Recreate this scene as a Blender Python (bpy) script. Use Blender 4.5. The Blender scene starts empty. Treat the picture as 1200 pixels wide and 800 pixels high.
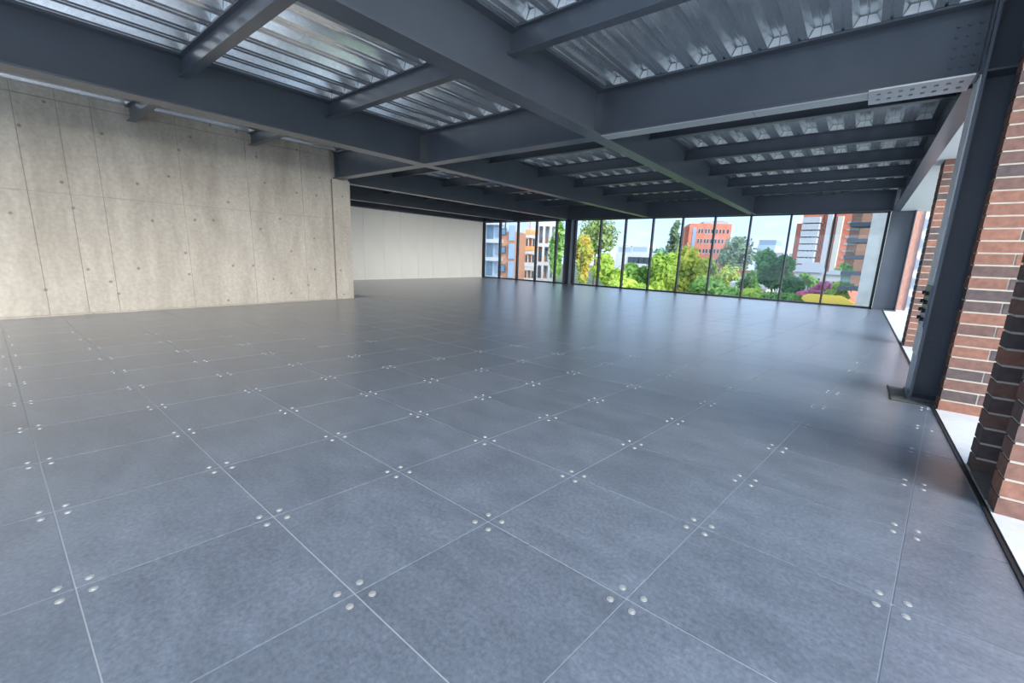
import bpy, math, random
from mathutils import Matrix, Vector
random.seed(7)
SC = bpy.context.scene
COL = SC.collection

# ------------------------------------------------------------------ camera
F_PX, YAW, PITCH, ROLL, CAM_H = 495.67, -0.675, -0.2014, 0.0356, 1.06
_f = Vector((math.sin(YAW)*math.cos(PITCH), math.cos(YAW)*math.cos(PITCH), math.sin(PITCH)))
_r0 = Vector((math.cos(YAW), -math.sin(YAW), 0))
_u0 = _r0.cross(_f)
RIGHT = _r0*math.cos(ROLL) + _u0*math.sin(ROLL)
UP = -_r0*math.sin(ROLL) + _u0*math.cos(ROLL)
FWD = _f
EYE = Vector((0, 0, CAM_H))
cam_data = bpy.data.cameras.new('camera')
cam = bpy.data.objects.new('camera', cam_data)
COL.objects.link(cam)
cam_data.sensor_fit = 'HORIZONTAL'
cam_data.sensor_width = 36.0
cam_data.lens = F_PX/1200*36.0
cam_data.clip_start = 0.02
cam_data.clip_end = 2000
m = Matrix.Identity(4)
for i in range(3):
    m[i][0] = RIGHT[i]; m[i][1] = UP[i]; m[i][2] = -FWD[i]; m[i][3] = EYE[i]
cam.matrix_world = m
SC.camera = cam

# ------------------------------------------------------------------ view, sky, sun
SC.view_settings.view_transform = 'Standard'
SC.view_settings.look = 'None'
SC.view_settings.gamma = 1.0
SC.view_settings.use_curve_mapping = False
SC.view_settings.exposure = 1.1
SKY_STRENGTH = 1.38

world = bpy.data.worlds.new('sky'); SC.world = world
world.use_nodes = True
nt = world.node_tree; nt.nodes.clear()
wo = nt.nodes.new('ShaderNodeOutputWorld'); bg = nt.nodes.new('ShaderNodeBackground')
tc = nt.nodes.new('ShaderNodeTexCoord')
sep = nt.nodes.new('ShaderNodeSeparateXYZ')
ramp = nt.nodes.new('ShaderNodeValToRGB')
ramp.color_ramp.elements[0].position = 0.0; ramp.color_ramp.elements[0].color = (0.52, 0.71, 1.0, 1)
ramp.color_ramp.elements[1].position = 0.55; ramp.color_ramp.elements[1].color = (0.47, 0.67, 0.96, 1)
mp = nt.nodes.new('ShaderNodeMapping'); mp.inputs['Scale'].default_value = (1.6, 1.6, 5.0)
nz = nt.nodes.new('ShaderNodeTexNoise'); nz.inputs['Scale'].default_value = 2.2; nz.inputs['Detail'].default_value = 5
cr = nt.nodes.new('ShaderNodeValToRGB')
cr.color_ramp.elements[0].position = 0.52; cr.color_ramp.elements[0].color = (0, 0, 0, 1)
cr.color_ramp.elements[1].position = 0.80; cr.color_ramp.elements[1].color = (1, 1, 1, 1)
mx = nt.nodes.new('ShaderNodeMixRGB'); mx.inputs[2].default_value = (0.97, 0.99, 1.0, 1)
L = nt.links.new
L(tc.outputs['Generated'], sep.inputs[0]); L(sep.outputs['Z'], ramp.inputs[0])
L(tc.outputs['Generated'], mp.inputs[0]); L(mp.outputs[0], nz.inputs['Vector']); L(nz.outputs['Fac'], cr.inputs[0])
L(cr.outputs[0], mx.inputs[0]); L(ramp.outputs[0], mx.inputs[1]); L(mx.outputs[0], bg.inputs[0])
bg.inputs[1].default_value = SKY_STRENGTH
L(bg.outputs[0], wo.inputs[0])

sun_data = bpy.data.lights.new('sun', 'SUN'); sun_data.energy = 4.8; sun_data.angle = math.radians(50)
sun_data.color = (1.0, 0.96, 0.9)
sun = bpy.data.objects.new('sun', sun_data); COL.objects.link(sun)
sun.rotation_euler = Vector((-0.88, 0.36, -0.20)).to_track_quat('-Z', 'Y').to_euler()

# ------------------------------------------------------------------ helpers
def ray(px, py):
    return RIGHT*((px-600)/F_PX) + UP*(-(py-400)/F_PX) + FWD
def at_range(px, py, D):
    """the point of the view direction (px, py) at horizontal distance D from where the photographer stood"""
    d = ray(px, py); return EYE + d*(D/math.hypot(d.x, d.y))
def project(p):
    d = Vector(p)-EYE; w = d.dot(FWD)
    if w < 0.05: return None
    return (600+F_PX*d.dot(RIGHT)/w, 400-F_PX*d.dot(UP)/w)

def tag(o, label=None, cat=None, group=None, kind=None):
    if label: o['label'] = label
    if cat: o['category'] = cat
    if group: o['group'] = group
    if kind: o['kind'] = kind
    return o
def empty(name, loc, rz=0.0, parent=None):
    o = bpy.data.objects.new(name, None); COL.objects.link(o)
    o.empty_display_size = 0.2
    o.location = loc; o.rotation_euler = (0, 0, rz); o.parent = parent
    return o
def offset(p):
    v = Vector((0, 0, 0))
    while p is not None:
        v += p.location; p = p.parent
    return v
def link_mesh(name, me, parent=None, loc=(0, 0, 0)):
    o = bpy.data.objects.new(name, me); COL.objects.link(o)
    o.parent = parent; o.location = loc
    return o
def raw(name, V, Fc, mat, smooth=False):
    me = bpy.data.meshes.new(name); me.from_pydata([tuple(v) for v in V], [], Fc); me.materials.append(mat); me.update()
    if smooth:
        for p in me.polygons: p.use_smooth = True
    return me
BOXF = [(0, 3, 2, 1), (4, 5, 6, 7), (0, 1, 5, 4), (1, 2, 6, 5), (2, 3, 7, 6), (3, 0, 4, 7)]
def boxv(x0, x1, y0, y1, z0, z1):
    return [(x0, y0, z0), (x1, y0, z0), (x1, y1, z0), (x0, y1, z0), (x0, y0, z1), (x1, y0, z1), (x1, y1, z1), (x0, y1, z1)]
_box_cache = {}
def box(name, mat, parent, x0, x1, y0, y1, z0, z1, local=False):
    """a box as one object, its origin at its centre, mesh shared between equal boxes; world coordinates unless local"""
    c = Vector(((x0+x1)/2, (y0+y1)/2, (z0+z1)/2)); s = (round(x1-x0, 4), round(y1-y0, 4), round(z1-z0, 4))
    key = (name, mat.name, s)
    if key not in _box_cache:
        _box_cache[key] = raw(name, boxv(-s[0]/2, s[0]/2, -s[1]/2, s[1]/2, -s[2]/2, s[2]/2), BOXF, mat)
    if parent is not None and not local: c = c-offset(parent)
    return link_mesh(name, _box_cache[key], parent, c)
class MB:
    def __init__(s): s.V = []; s.F = []
    def add(s, V, Fc):
        n = len(s.V); s.V += [tuple(v) for v in V]; s.F += [tuple(i+n for i in f) for f in Fc]
    def box(s, *b): s.add(boxv(*b), BOXF)
    def prism(s, poly, z0, z1):
        n = len(poly)
        s.add([(p[0], p[1], z0) for p in poly]+[(p[0], p[1], z1) for p in poly],
              [tuple(range(n))[::-1], tuple(range(n, 2*n))]+[(i, (i+1) % n, n+(i+1) % n, n+i) for i in range(n)])
    def cyl(s, c, axis, r, h, n=8):
        a = Vector(axis).normalized(); t = a.orthogonal().normalized(); b = a.cross(t); c = Vector(c)
        V = [c+(t*math.cos(2*math.pi*i/n)+b*math.sin(2*math.pi*i/n))*r for i in range(n)]
        V += [v+a*h for v in V]
        s.add(V, [tuple(range(n))[::-1], tuple(range(n, 2*n))]+[(i, (i+1) % n, n+(i+1) % n, n+i) for i in range(n)])
    def obj(s, name, mat, parent=None, local=False, smooth=False):
        o = Vector((0, 0, 0)) if (parent is None or local) else offset(parent)
        me = raw(name, [Vector(v)-o for v in s.V], s.F, mat, smooth)
        return link_mesh(name, me, parent)

# ------------------------------------------------------------------ materials
def mat_new(name):
    mt = bpy.data.materials.new(name); mt.use_nodes = True
    b = mt.node_tree.nodes['Principled BSDF']
    return mt, mt.node_tree, b
def simple(name, col, rough=0.6, metal=0.0, var=0.0, vscale=3.0, spec=0.5):
    mt, t, b = mat_new(name)
    b.inputs['Base Color'].default_value = (*col, 1); b.inputs['Roughness'].default_value = rough; b.inputs['Metallic'].default_value = metal
    b.inputs['Specular IOR Level'].default_value = spec
    if var:
        tcn = t.nodes.new('ShaderNodeTexCoord'); n = t.nodes.new('ShaderNodeTexNoise'); n.inputs['Scale'].default_value = vscale; n.inputs['Detail'].default_value = 4
        r = t.nodes.new('ShaderNodeValToRGB')
        r.color_ramp.elements[0].position = 0.3; r.color_ramp.elements[1].position = 0.7
        r.color_ramp.elements[0].color = (*[c*(1-var) for c in col], 1); r.color_ramp.elements[1].color = (*[min(1, c*(1+var)) for c in col], 1)
        t.links.new(tcn.outputs['Object'], n.inputs['Vector']); t.links.new(n.outputs['Fac'], r.inputs[0]); t.links.new(r.outputs[0], b.inputs['Base Color'])
    return mt
def add_bump(t, b, src, strength, dist=0.01):
    bp = t.nodes.new('ShaderNodeBump'); bp.inputs['Strength'].default_value = strength; bp.inputs['Distance'].default_value = dist
    t.links.new(src, bp.inputs['Height']); t.links.new(bp.outputs[0], b.inputs['Normal'])

def mat_tile():
    mt, t, b = mat_new('blue_grey_stone_tile')
    N = t.nodes.new; k = t.links.new
    geo = N('ShaderNodeNewGeometry'); oi = N('ShaderNodeObjectInfo')
    mpn = N('ShaderNodeMapping'); mpn.inputs['Scale'].default_value = (1.0, 1.9, 1.0)
    k(geo.outputs['Position'], mpn.inputs[0])
    n1 = N('ShaderNodeTexNoise'); n1.inputs['Scale'].default_value = 3.5; n1.inputs['Detail'].default_value = 7; n1.inputs['Roughness'].default_value = 0.66
    n2 = N('ShaderNodeTexNoise'); n2.inputs['Scale'].default_value = 60; n2.inputs['Detail'].default_value = 4; n2.inputs['Roughness'].default_value = 0.7
    k(mpn.outputs[0], n1.inputs['Vector']); k(geo.outputs['Position'], n2.inputs['Vector'])
    r1 = N('ShaderNodeValToRGB')
    r1.color_ramp.elements[0].position = 0.3; r1.color_ramp.elements[0].color = (0.135, 0.157, 0.190, 1)
    r1.color_ramp.elements[1].position = 0.72; r1.color_ramp.elements[1].color = (0.205, 0.234, 0.280, 1)
    k(n1.outputs['Fac'], r1.inputs[0])
    m2 = N('ShaderNodeMixRGB'); m2.blend_type = 'OVERLAY'; m2.inputs[0].default_value = 0.7
    k(r1.outputs[0], m2.inputs[1]); k(n2.outputs['Fac'], m2.inputs[2])
    hv = N('ShaderNodeHueSaturation'); mr = N('ShaderNodeMapRange'); mr.inputs[3].default_value = 0.93; mr.inputs[4].default_value = 1.07
    k(oi.outputs['Random'], mr.inputs[0]); k(mr.outputs[0], hv.inputs['Value']); k(m2.outputs[0], hv.inputs['Color'])
    k(hv.outputs[0], b.inputs['Base Color'])
    rr = N('ShaderNodeMapRange'); rr.inputs[3].default_value = 0.27; rr.inputs[4].default_value = 0.38
    k(n1.outputs['Fac'], rr.inputs[0]); k(rr.outputs[0], b.inputs['Roughness'])
    b.inputs['Specular IOR Level'].default_value = 1.0
    b.inputs['Coat Weight'].default_value = 0.7; b.inputs['Coat Roughness'].default_value = 0.29; b.inputs['Coat IOR'].default_value = 1.6
    add_bump(t, b, n2.outputs['Fac'], 0.04, 0.002)
    return mt
def mat_concrete(name, c0, c1, holes=True):
    mt, t, b = mat_new(name); N = t.nodes.new; k = t.links.new
    geo = N('ShaderNodeNewGeometry')
    n1 = N('ShaderNodeTexNoise'); n1.inputs['Scale'].default_value = 1.1; n1.inputs['Detail'].default_value = 8; n1.inputs['Roughness'].default_value = 0.65
    n2 = N('ShaderNodeTexNoise'); n2.inputs['Scale'].default_value = 22; n2.inputs['Detail'].default_value = 5
    mp2 = N('ShaderNodeMapping'); mp2.inputs['Scale'].default_value = (1, 2.2, 0.5)
    k(geo.outputs['Position'], mp2.inputs[0]); k(mp2.outputs[0], n1.inputs['Vector']); k(geo.outputs['Position'], n2.inputs['Vector'])
    r1 = N('ShaderNodeValToRGB'); r1.color_ramp.elements[0].position = 0.30; r1.color_ramp.elements[0].color = (*c0, 1)
    r1.color_ramp.elements[1].position = 0.66; r1.color_ramp.elements[1].color = (*c1, 1)
    k(n1.outputs['Fac'], r1.inputs[0])
    mm = N('ShaderNodeMixRGB'); mm.blend_type = 'OVERLAY'; mm.inputs[0].default_value = 0.22
    k(r1.outputs[0], mm.inputs[1]); k(n2.outputs['Fac'], mm.inputs[2])
    out = mm.outputs[0]
    if holes:
        vo = N('ShaderNodeTexVoronoi'); vo.voronoi_dimensions = '2D'; vo.inputs['Scale'].default_value = 1.7
        sx = N('ShaderNodeSeparateXYZ'); cx = N('ShaderNodeCombineXYZ'); k(geo.outputs['Position'], sx.inputs[0]); k(sx.outputs['Y'], cx.inputs['X']); k(sx.outputs['Z'], cx.inputs['Y'])
        cr2 = N('ShaderNodeValToRGB'); cr2.color_ramp.elements[0].position = 0.020; cr2.color_ramp.elements[0].color = (0.14, 0.13, 0.12, 1)
        cr2.color_ramp.elements[1].position = 0.045; cr2.color_ramp.elements[1].color = (1, 1, 1, 1)
        k(cx.outputs[0], vo.inputs['Vector']); k(vo.outputs['Distance'], cr2.inputs[0])
        m3 = N('ShaderNodeMixRGB'); m3.blend_type = 'MULTIPLY'; m3.inputs[0].default_value = 0.55
        k(out, m3.inputs[1]); k(cr2.outputs[0], m3.inputs[2]); out = m3.outputs[0]
    k(out, b.inputs['Base Color']); b.inputs['Roughness'].default_value = 0.78
    b.inputs['Specular IOR Level'].default_value = 0.3
    add_bump(t, b, n2.outputs['Fac'], 0.15, 0.01)
    return mt
def mat_steel():
    mt, t, b = mat_new('dark_grey_steel_paint'); N = t.nodes.new; k = t.links.new
    geo = N('ShaderNodeNewGeometry'); n = N('ShaderNodeTexNoise'); n.inputs['Scale'].default_value = 2.0; n.inputs['Detail'].default_value = 5
    k(geo.outputs['Position'], n.inputs['Vector'])
    r = N('ShaderNodeValToRGB'); r.color_ramp.elements[0].position = 0.3; r.color_ramp.elements[0].color = (0.070, 0.082, 0.100, 1)
    r.color_ramp.elements[1].position = 0.7; r.color_ramp.elements[1].color = (0.086, 0.100, 0.120, 1)
    k(n.outputs['Fac'], r.inputs[0]); k(r.outputs[0], b.inputs['Base Color'])
    b.inputs['Roughness'].default_value = 0.30; b.inputs['Specular IOR Level'].default_value = 0.6
    return mt
def mat_deck():
    mt, t, b = mat_new('galvanised_deck'); N = t.nodes.new; k = t.links.new
    geo = N('ShaderNodeNewGeometry'); vo = N('ShaderNodeTexVoronoi'); vo.inputs['Scale'].default_value = 45
    n = N('ShaderNodeTexNoise'); n.inputs['Scale'].default_value = 5; n.inputs['Detail'].default_value = 5
    mpn = N('ShaderNodeMapping'); mpn.inputs['Scale'].default_value = (3, 0.5, 3)
    k(geo.outputs['Position'], vo.inputs['Vector']); k(geo.outputs['Position'], mpn.inputs[0]); k(mpn.outputs[0], n.inputs['Vector'])
    r = N('ShaderNodeValToRGB'); r.color_ramp.elements[0].position = 0.25; r.color_ramp.elements[0].color = (0.66, 0.70, 0.72, 1)
    r.color_ramp.elements[1].position = 0.75; r.color_ramp.elements[1].color = (0.93, 0.95, 0.96, 1)
    mm = N('ShaderNodeMixRGB'); mm.inputs[0].default_value = 0.35
    k(n.outputs['Fac'], mm.inputs[1]); k(vo.outputs['Color'], mm.inputs[2]); k(mm.outputs[0], r.inputs[0])
    k(r.outputs[0], b.inputs['Base Color'])
    b.inputs['Metallic'].default_value = 0.85; b.inputs['Roughness'].default_value = 0.21
    return mt
def mat_brick():
    mt, t, b = mat_new('fired_clay_brick'); N = t.nodes.new; k = t.links.new
    oi = N('ShaderNodeObjectInfo'); geo = N('ShaderNodeNewGeometry')
    r = N('ShaderNodeValToRGB'); e = r.color_ramp.elements
    e[0].position = 0.0; e[0].color = (0.085, 0.066, 0.066, 1)
    e[1].position = 1.0; e[1].color = (0.27, 0.125, 0.085, 1)
    for p, c in ((0.25, (0.115, 0.075, 0.068, 1)), (0.5, (0.185, 0.096, 0.074, 1)), (0.75, (0.235, 0.112, 0.078, 1))):
        x = e.new(p); x.color = c
    k(oi.outputs['Random'], r.inputs[0])
    n = N('ShaderNodeTexNoise'); n.inputs['Scale'].default_value = 28; n.inputs['Detail'].default_value = 6
    k(geo.outputs['Position'], n.inputs['Vector'])
    mm = N('ShaderNodeMixRGB'); mm.blend_type = 'OVERLAY'; mm.inputs[0].default_value = 0.5
    k(r.outputs[0], mm.inputs[1]); k(n.outputs['Fac'], mm.inputs[2]); k(mm.outputs[0], b.inputs['Base Color'])
    b.inputs['Roughness'].default_value = 0.8
    add_bump(t, b, n.outputs['Fac'], 0.35, 0.006)
    return mt
def mat_glass(name, tint, refl=1.0):
    mt = bpy.data.materials.new(name); mt.use_nodes = True; t = mt.node_tree; t.nodes.clear(); N = t.nodes.new; k = t.links.new
    o = N('ShaderNodeOutputMaterial'); tr = N('ShaderNodeBsdfTransparent'); tr.inputs[0].default_value = (*tint, 1)
    gl = N('ShaderNodeBsdfGlossy'); gl.inputs['Roughness'].default_value = 0.02; gl.inputs['Color'].default_value = (refl, refl, refl, 1)
    fr = N('ShaderNodeFresnel'); fr.inputs['IOR'].default_value = 1.45
    mxs = N('ShaderNodeMixShader'); k(fr.outputs[0], mxs.inputs[0]); k(tr.outputs[0], mxs.inputs[1]); k(gl.outputs[0], mxs.inputs[2]); k(mxs.outputs[0], o.inputs[0])
    return mt
def mat_leaf(name, c0, c1, scale=0.8):
    mt, t, b = mat_new(name); N = t.nodes.new; k = t.links.new
    geo = N('ShaderNodeNewGeometry'); n = N('ShaderNodeTexNoise'); n.inputs['Scale'].default_value = scale; n.inputs['Detail'].default_value = 3
    k(geo.outputs['Position'], n.inputs['Vector'])
    r = N('ShaderNodeValToRGB'); r.color_ramp.elements[0].position = 0.35; r.color_ramp.elements[0].color = (*c0, 1)
    r.color_ramp.elements[1].position = 0.65; r.color_ramp.elements[1].color = (*c1, 1)
    k(n.outputs['Fac'], r.inputs[0]); k(r.outputs[0], b.inputs['Base Color']); b.inputs['Roughness'].default_value = 0.6
    b.inputs['Specular IOR Level'].default_value = 0.2
    tl = N('ShaderNodeBsdfTranslucent'); k(r.outputs[0], tl.inputs[0])
    ms = N('ShaderNodeMixShader'); ms.inputs[0].default_value = 0.35
    o = t.nodes['Material Output']; k(b.outputs[0], ms.inputs[1]); k(tl.outputs[0], ms.inputs[2]); k(ms.outputs[0], o.inputs[0])
    return mt

M = {}
M['tile'] = mat_tile()
M['joint'] = simple('pale_joint_filler', (0.50, 0.52, 0.55), 0.6)
M['screw'] = simple('zinc_screw', (0.50, 0.50, 0.48), 0.5, 0.4)
M['concrete'] = mat_concrete('cast_concrete', (0.32, 0.285, 0.235), (0.47, 0.425, 0.36))
M['concrete_joint'] = simple('concrete_joint', (0.30, 0.27, 0.23), 0.9)
M['concrete_dark'] = mat_concrete('dark_grey_concrete', (0.15, 0.145, 0.13), (0.24, 0.23, 0.21), False)  # concrete of the pad and recess sill, dark grey in itself
M['ledge'] = mat_concrete('pale_ledge_concrete', (0.60, 0.60, 0.59), (0.74, 0.74, 0.73), False)
M['white'] = simple('cream_wall_paint', (0.88, 0.86, 0.79), 0.55, var=0.03, vscale=0.6)
M['white_joint'] = simple('cream_wall_joint', (0.55, 0.53, 0.47), 0.8)
M['soffit'] = simple('white_soffit', (0.78, 0.78, 0.76), 0.6)
M['steel'] = mat_steel()
M['galv_plate'] = simple('grey_primer_plate', (0.50, 0.51, 0.53), 0.4, 0.3)
M['pale_plate'] = simple('pale_grey_plate', (0.72, 0.72, 0.72), 0.5)
M['deck'] = mat_deck()
M['closure'] = simple('white_foam_closure', (0.88, 0.89, 0.88), 0.6)
M['slab'] = simple('slab_concrete', (0.3, 0.3, 0.3), 0.9)
M['black'] = simple('black_aluminium', (0.018, 0.019, 0.022), 0.35)
M['gasket'] = simple('black_rubber', (0.012, 0.012, 0.013), 0.6)
M['brick'] = mat_brick()
M['mortar'] = simple('cream_mortar', (0.58, 0.53, 0.44), 0.9, var=0.1, vscale=20)
M['glass'] = mat_glass('tinted_window_glass', (0.75, 0.77, 0.78), 0.6)

# ------------------------------------------------------------------ floor
X0, Y0, TA, TB, TS = -2.332, 0.0475, 0.5952, 0.5521, 0.0652
XE, XW, XB, YG, YB = 0.60, -8.65, -13.67, 14.72, -4.2
def corner(i, j): return (X0+TA*j+TS*i, Y0+TB*i)
def clip(poly, a, b, c):
    """keep the part of a convex polygon with a*x + b*y <= c"""
    out = []
    for k in range(len(poly)):
        p, q = poly[k], poly[(k+1) % len(poly)]
        dp, dq = a*p[0]+b*p[1]-c, a*q[0]+b*q[1]-c
        if dp <= 0: out.append(p)
        if dp*dq < 0:
            t = dp/(dp-dq); out.append((p[0]+(q[0]-p[0])*t, p[1]+(q[1]-p[1])*t))
    return out
def area(poly):
    return 0.5*sum(poly[k][0]*poly[(k+1) % len(poly)][1]-poly[(k+1) % len(poly)][0]*poly[k][1] for k in range(len(poly)))

mb = MB()
mb.prism([(XW-0.02, YB), (XE, YB), (XE, YG+0.25), (XB-0.1, YG+0.25), (XB-0.1, 5.12), (XW-0.02, 5.12)], -0.20, -0.0025)
floor = tag(mb.obj('floor', M['joint']), 'raised floor of square blue grey stone tiles with pale joints', kind='structure')
GAP = 0.0024
NOTCH = (0.355, 4.575, 5.12)
cells = []
for i in range(-9, 29):
    for j in range(-24, 8):
        g = GAP
        cs = [corner(i, j), corner(i, j+1), corner(i+1, j+1), corner(i+1, j)]
        c = (sum(p[0] for p in cs)/4, sum(p[1] for p in cs)/4)
        ux = 1-2*g/TA; uy = 1-2*g/TB
        full = [((p[0]-c[0]), (p[1]-c[1])) for p in cs]
        # shrink along both tile axes so that the joint is even
        hx, hy = TA/2-g, TB/2-g
        full = [(-hx-TS/2*uy, -hy), (hx-TS/2*uy, -hy), (hx+TS/2*uy, hy), (-hx+TS/2*uy, hy)]
        poly = [(p[0]+c[0], p[1]+c[1]) for p in full]
        xl = XW+0.004 if c[1] < 5.12+0.2 else XB+0.01
        q = clip(clip(clip(clip(poly, 1, 0, XE-0.006), -1, 0, -xl), 0, 1, YG+0.2), 0, -1, -YB)
        if len(q) < 3 or abs(area(q)) < 0.004: continue
        pieces = [q]; whole = abs(area(q)-area(poly)) < 1e-6
        if max(p[0] for p in q) > NOTCH[0] and max(p[1] for p in q) > NOTCH[1] and min(p[1] for p in q) < NOTCH[2]:
            pieces = [clip(q, 1, 0, NOTCH[0]), clip(clip(q, -1, 0, -NOTCH[0]), 0, 1, NOTCH[1]), clip(clip(q, -1, 0, -NOTCH[0]), 0, -1, -NOTCH[2])]
            pieces = [p for p in pieces if len(p) >= 3 and abs(area(p)) > 1e-4]; whole = False
            if not pieces: continue
        pp = [project((p[0], p[1], 0)) for p in q]
        vis = 0.0
        if all(pp):
            inside = project((c[0], c[1], 0))
            a2 = abs(area(pp)); vis = a2
            xs = [p[0] for p in pp]; ys = [p[1] for p in pp]
            if max(xs) < 0 or min(xs) > 1200 or min(ys) > 800 or max(ys) < 0: vis = 0
            if c[1] < 5.1 and c[0] < XW: vis = 0
        elif c[1] > -0.4 and -3 < c[0] < 1: vis = 5000
        cells.append((vis, i, j, c, full, pieces, whole))
cells.sort(key=lambda t: -t[0])
tile_mesh = None
SCREW = MB()
SCREW.cyl((0, 0, -0.002), (0, 0, 1), 0.0115, 0.0030, 12)
SCREW.cyl((0, 0, 0.0012), (0, 0, 1), 0.006, 0.0012, 8)
screw_me = raw('screw', SCREW.V, SCREW.F, M['screw'])
rest = MB(); rest_screws = MB(); n_tile = 0; n_screw = 0
for vis, i, j, c, full, pieces, whole in cells:
    inset = 0.036
    sp = [(sx*(TA/2-inset)+sy*(TS/2-TS*inset/TB), sy*(TB/2-inset)) for sx in (-1, 1) for sy in (-1, 1)]
    near = vis > 600
    if n_tile < 300 and vis > 0:
        if whole:
            if tile_mesh is None:
                b_ = MB(); b_.prism(full, -0.03, 0); tile_mesh = raw('floor_tile', b_.V, b_.F, M['tile'])
            o = link_mesh('floor_tile', tile_mesh, floor, (c[0], c[1], 0))
        else:
            b_ = MB()
            for p in pieces: b_.prism([(a[0]-c[0], a[1]-c[1]) for a in p], -0.03, 0)
            o = link_mesh('floor_tile', raw('floor_tile', b_.V, b_.F, M['tile']), floor, (c[0], c[1], 0))
        n_tile += 1
        if near:
            for s in sp:
                wx, wy = s[0]+c[0], s[1]+c[1]
                if wx > XE-0.05 or (wx > NOTCH[0]-0.03 and NOTCH[1]-0.03 < wy < NOTCH[2]+0.03): continue
                if n_screw < 290:
                    sc_ = link_mesh('screw', screw_me, o, (s[0], s[1], 0)); sc_.rotation_euler.z = random.random()*3; n_screw += 1
                else:
                    rest_screws.add([(v[0]+wx, v[1]+wy, v[2]) for v in SCREW.V], SCREW.F)
    else:
        for p in pieces: rest.prism(p, -0.03, 0)
tag(rest.obj('distant_floor_tiles', M['tile'], floor), kind='stuff')
if rest_screws.V: tag(rest_screws.obj('distant_screws', M['screw'], floor), kind='stuff')

# black channel along the open edge, pale ledge beyond it, pad under the column
mb = MB(); mb.box(XE, XE+0.012, YB, 4.575, -0.05, 0.006); mb.box(XE+0.012, XE+0.028, YB, 4.575, -0.05, -0.012)
mb.box(XE, XE+0.012, 5.12, 14.6, -0.05, 0.006); mb.box(XE+0.012, XE+0.028, 5.12, 14.6, -0.05, -0.012)
tag(mb.obj('trim_1', M['gasket']), 'thin black metal edge strip between the tiles and the white ledge', kind='structure')
mb = MB(); mb.box(XE+0.028, 1.40, YB, 15.0, -0.30, -0.006)
tag(mb.obj('trim_2', M['ledge']), 'pale concrete ledge running outside the tiled floor under the brick piers', kind='structure')
pad = empty('column_pad', (0.49, 4.805, 0))
tag(pad, 'small sunken concrete pad under the steel column next to the floor edge', 'pad')
box('pad_slab', M['concrete_dark'], pad, NOTCH[0]+0.006, XE+0.03, NOTCH[1]+0.006, NOTCH[2]-0.006, -0.03, -0.001)
box('edge_strip', M['gasket'], pad, NOTCH[0], NOTCH[0]+0.008, NOTCH[1], NOTCH[2], -0.03, 0.008)
box('edge_strip', M['gasket'], pad, NOTCH[0]+0.008, XE+0.03, NOTCH[1], NOTCH[1]+0.006, -0.03, 0.004)

# ------------------------------------------------------------------ concrete wall on the left
mb = MB(); mb.box(XW-0.30, XW-0.012, YB, 4.70, -0.1, 3.10)
wall_left = tag(mb.obj('wall_left', M['concrete_joint']), 'bare cast concrete wall with panel joints and tie holes', kind='structure')
ys = [YB, -2.0, -0.75, 0.505, 0.90, 1.235, 2.19, 3.16, 4.115, 4.70]
zs = [0.018, 1.67, 2.865, 3.09]
for a in range(len(ys)-1):
    for b_i in range(3):
        d = random.choice((0.0, 0.002, 0.004))
        box('concrete_panel', M['concrete'], wall_left, XW-0.012, XW-d, ys[a]+0.0025, ys[a+1]-0.0025, zs[b_i]+0.004, zs[b_i+1]-0.004)
box('mortar_fillet', M['concrete'], wall_left, XW-0.012, XW+0.012, YB, 4.70, -0.001, 0.016)
pil = tag(box('concrete_pilaster', M['concrete'], None, XW-0.05, XW+0.004, 4.735, 5.12, 0.0, 2.455),
          'narrow concrete pilaster at the end of the bare concrete wall carrying a steel beam', 'pilaster')
mb = MB(); mb.box(XB-0.2, XW-0.31, 4.90, 5.12, -0.1, 3.10); mb.box(XW-0.30, XW-0.052, 4.705, 5.12, -0.1, 3.10)
tag(mb.obj('wall_core', M['concrete']), 'concrete return wall behind the pilaster', kind='structure')

# ------------------------------------------------------------------ cream panel wall at the back left
mb = MB(); mb.box(XB-0.2, XB-0.012, 5.12, YG+0.1, -0.1, 3.07)
wall_back = tag(mb.obj('wall_back', M['white_joint']), 'cream painted panel wall at the far left end of the room', kind='structure')
py = [5.13, 6.02, 6.87, 7.72, 8.55, 9.38, 10.13, 10.94, 11.70, 12.52, 13.30, 14.05, YG-0.08]
for a in range(len(py)-1):
    box('wall_panel', M['white'], wall_back, XB-0.012, XB, py[a]+0.004, py[a+1]-0.004, 0.012, 2.60)

# ------------------------------------------------------------------ steel frame
ZB, ZT = 2.472, 2.983
def beam(name, label, axis, a0, a1, c, zb, zt, w, group, tw=0.012, tf=0.018, ends=()):
    """I-section running along axis from a0 to a1, centred on c"""
    loc = (a0, c, zb) if axis == 'x' else (c, a0, zb)
    e = tag(empty(name, loc), label, 'beam', group)
    def bx(n, lo, hi, z0, z1, s0=a0, s1=a1, mat=M['steel']):
        return box(n, mat, e, s0, s1, lo, hi, z0, z1) if axis == 'x' else box(n, mat, e, lo, hi, s0, s1, z0, z1)
    bx('bottom_flange', c-w/2, c+w/2, zb, zb+tf)
    bx('top_flange', c-w/2, c+w/2, zt-tf, zt)
    bx('web', c-tw/2, c+tw/2, zb+tf, zt-tf)
    for p in ends:
        bx('end_plate', c-w/2+0.004, c+w/2-0.004, zb+tf, zt-tf, p-0.007, p+0.007)
    return e
XM, XL, XL2, XL3, XL4 = -2.70, -5.91, -9.07, -11.79, -13.55
YC, YH = 4.88, 14.58
G1 = 'main steel girders of the ceiling'
WM, WLB = 0.19, 0.24
cross = beam('steel_girder', 'dark steel cross girder from the concrete pilaster to the near column with a perforated plate', 'x', -8.695, 0.474, YC, ZB, ZT, 0.20, G1, ends=(-8.62, 0.466))
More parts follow.
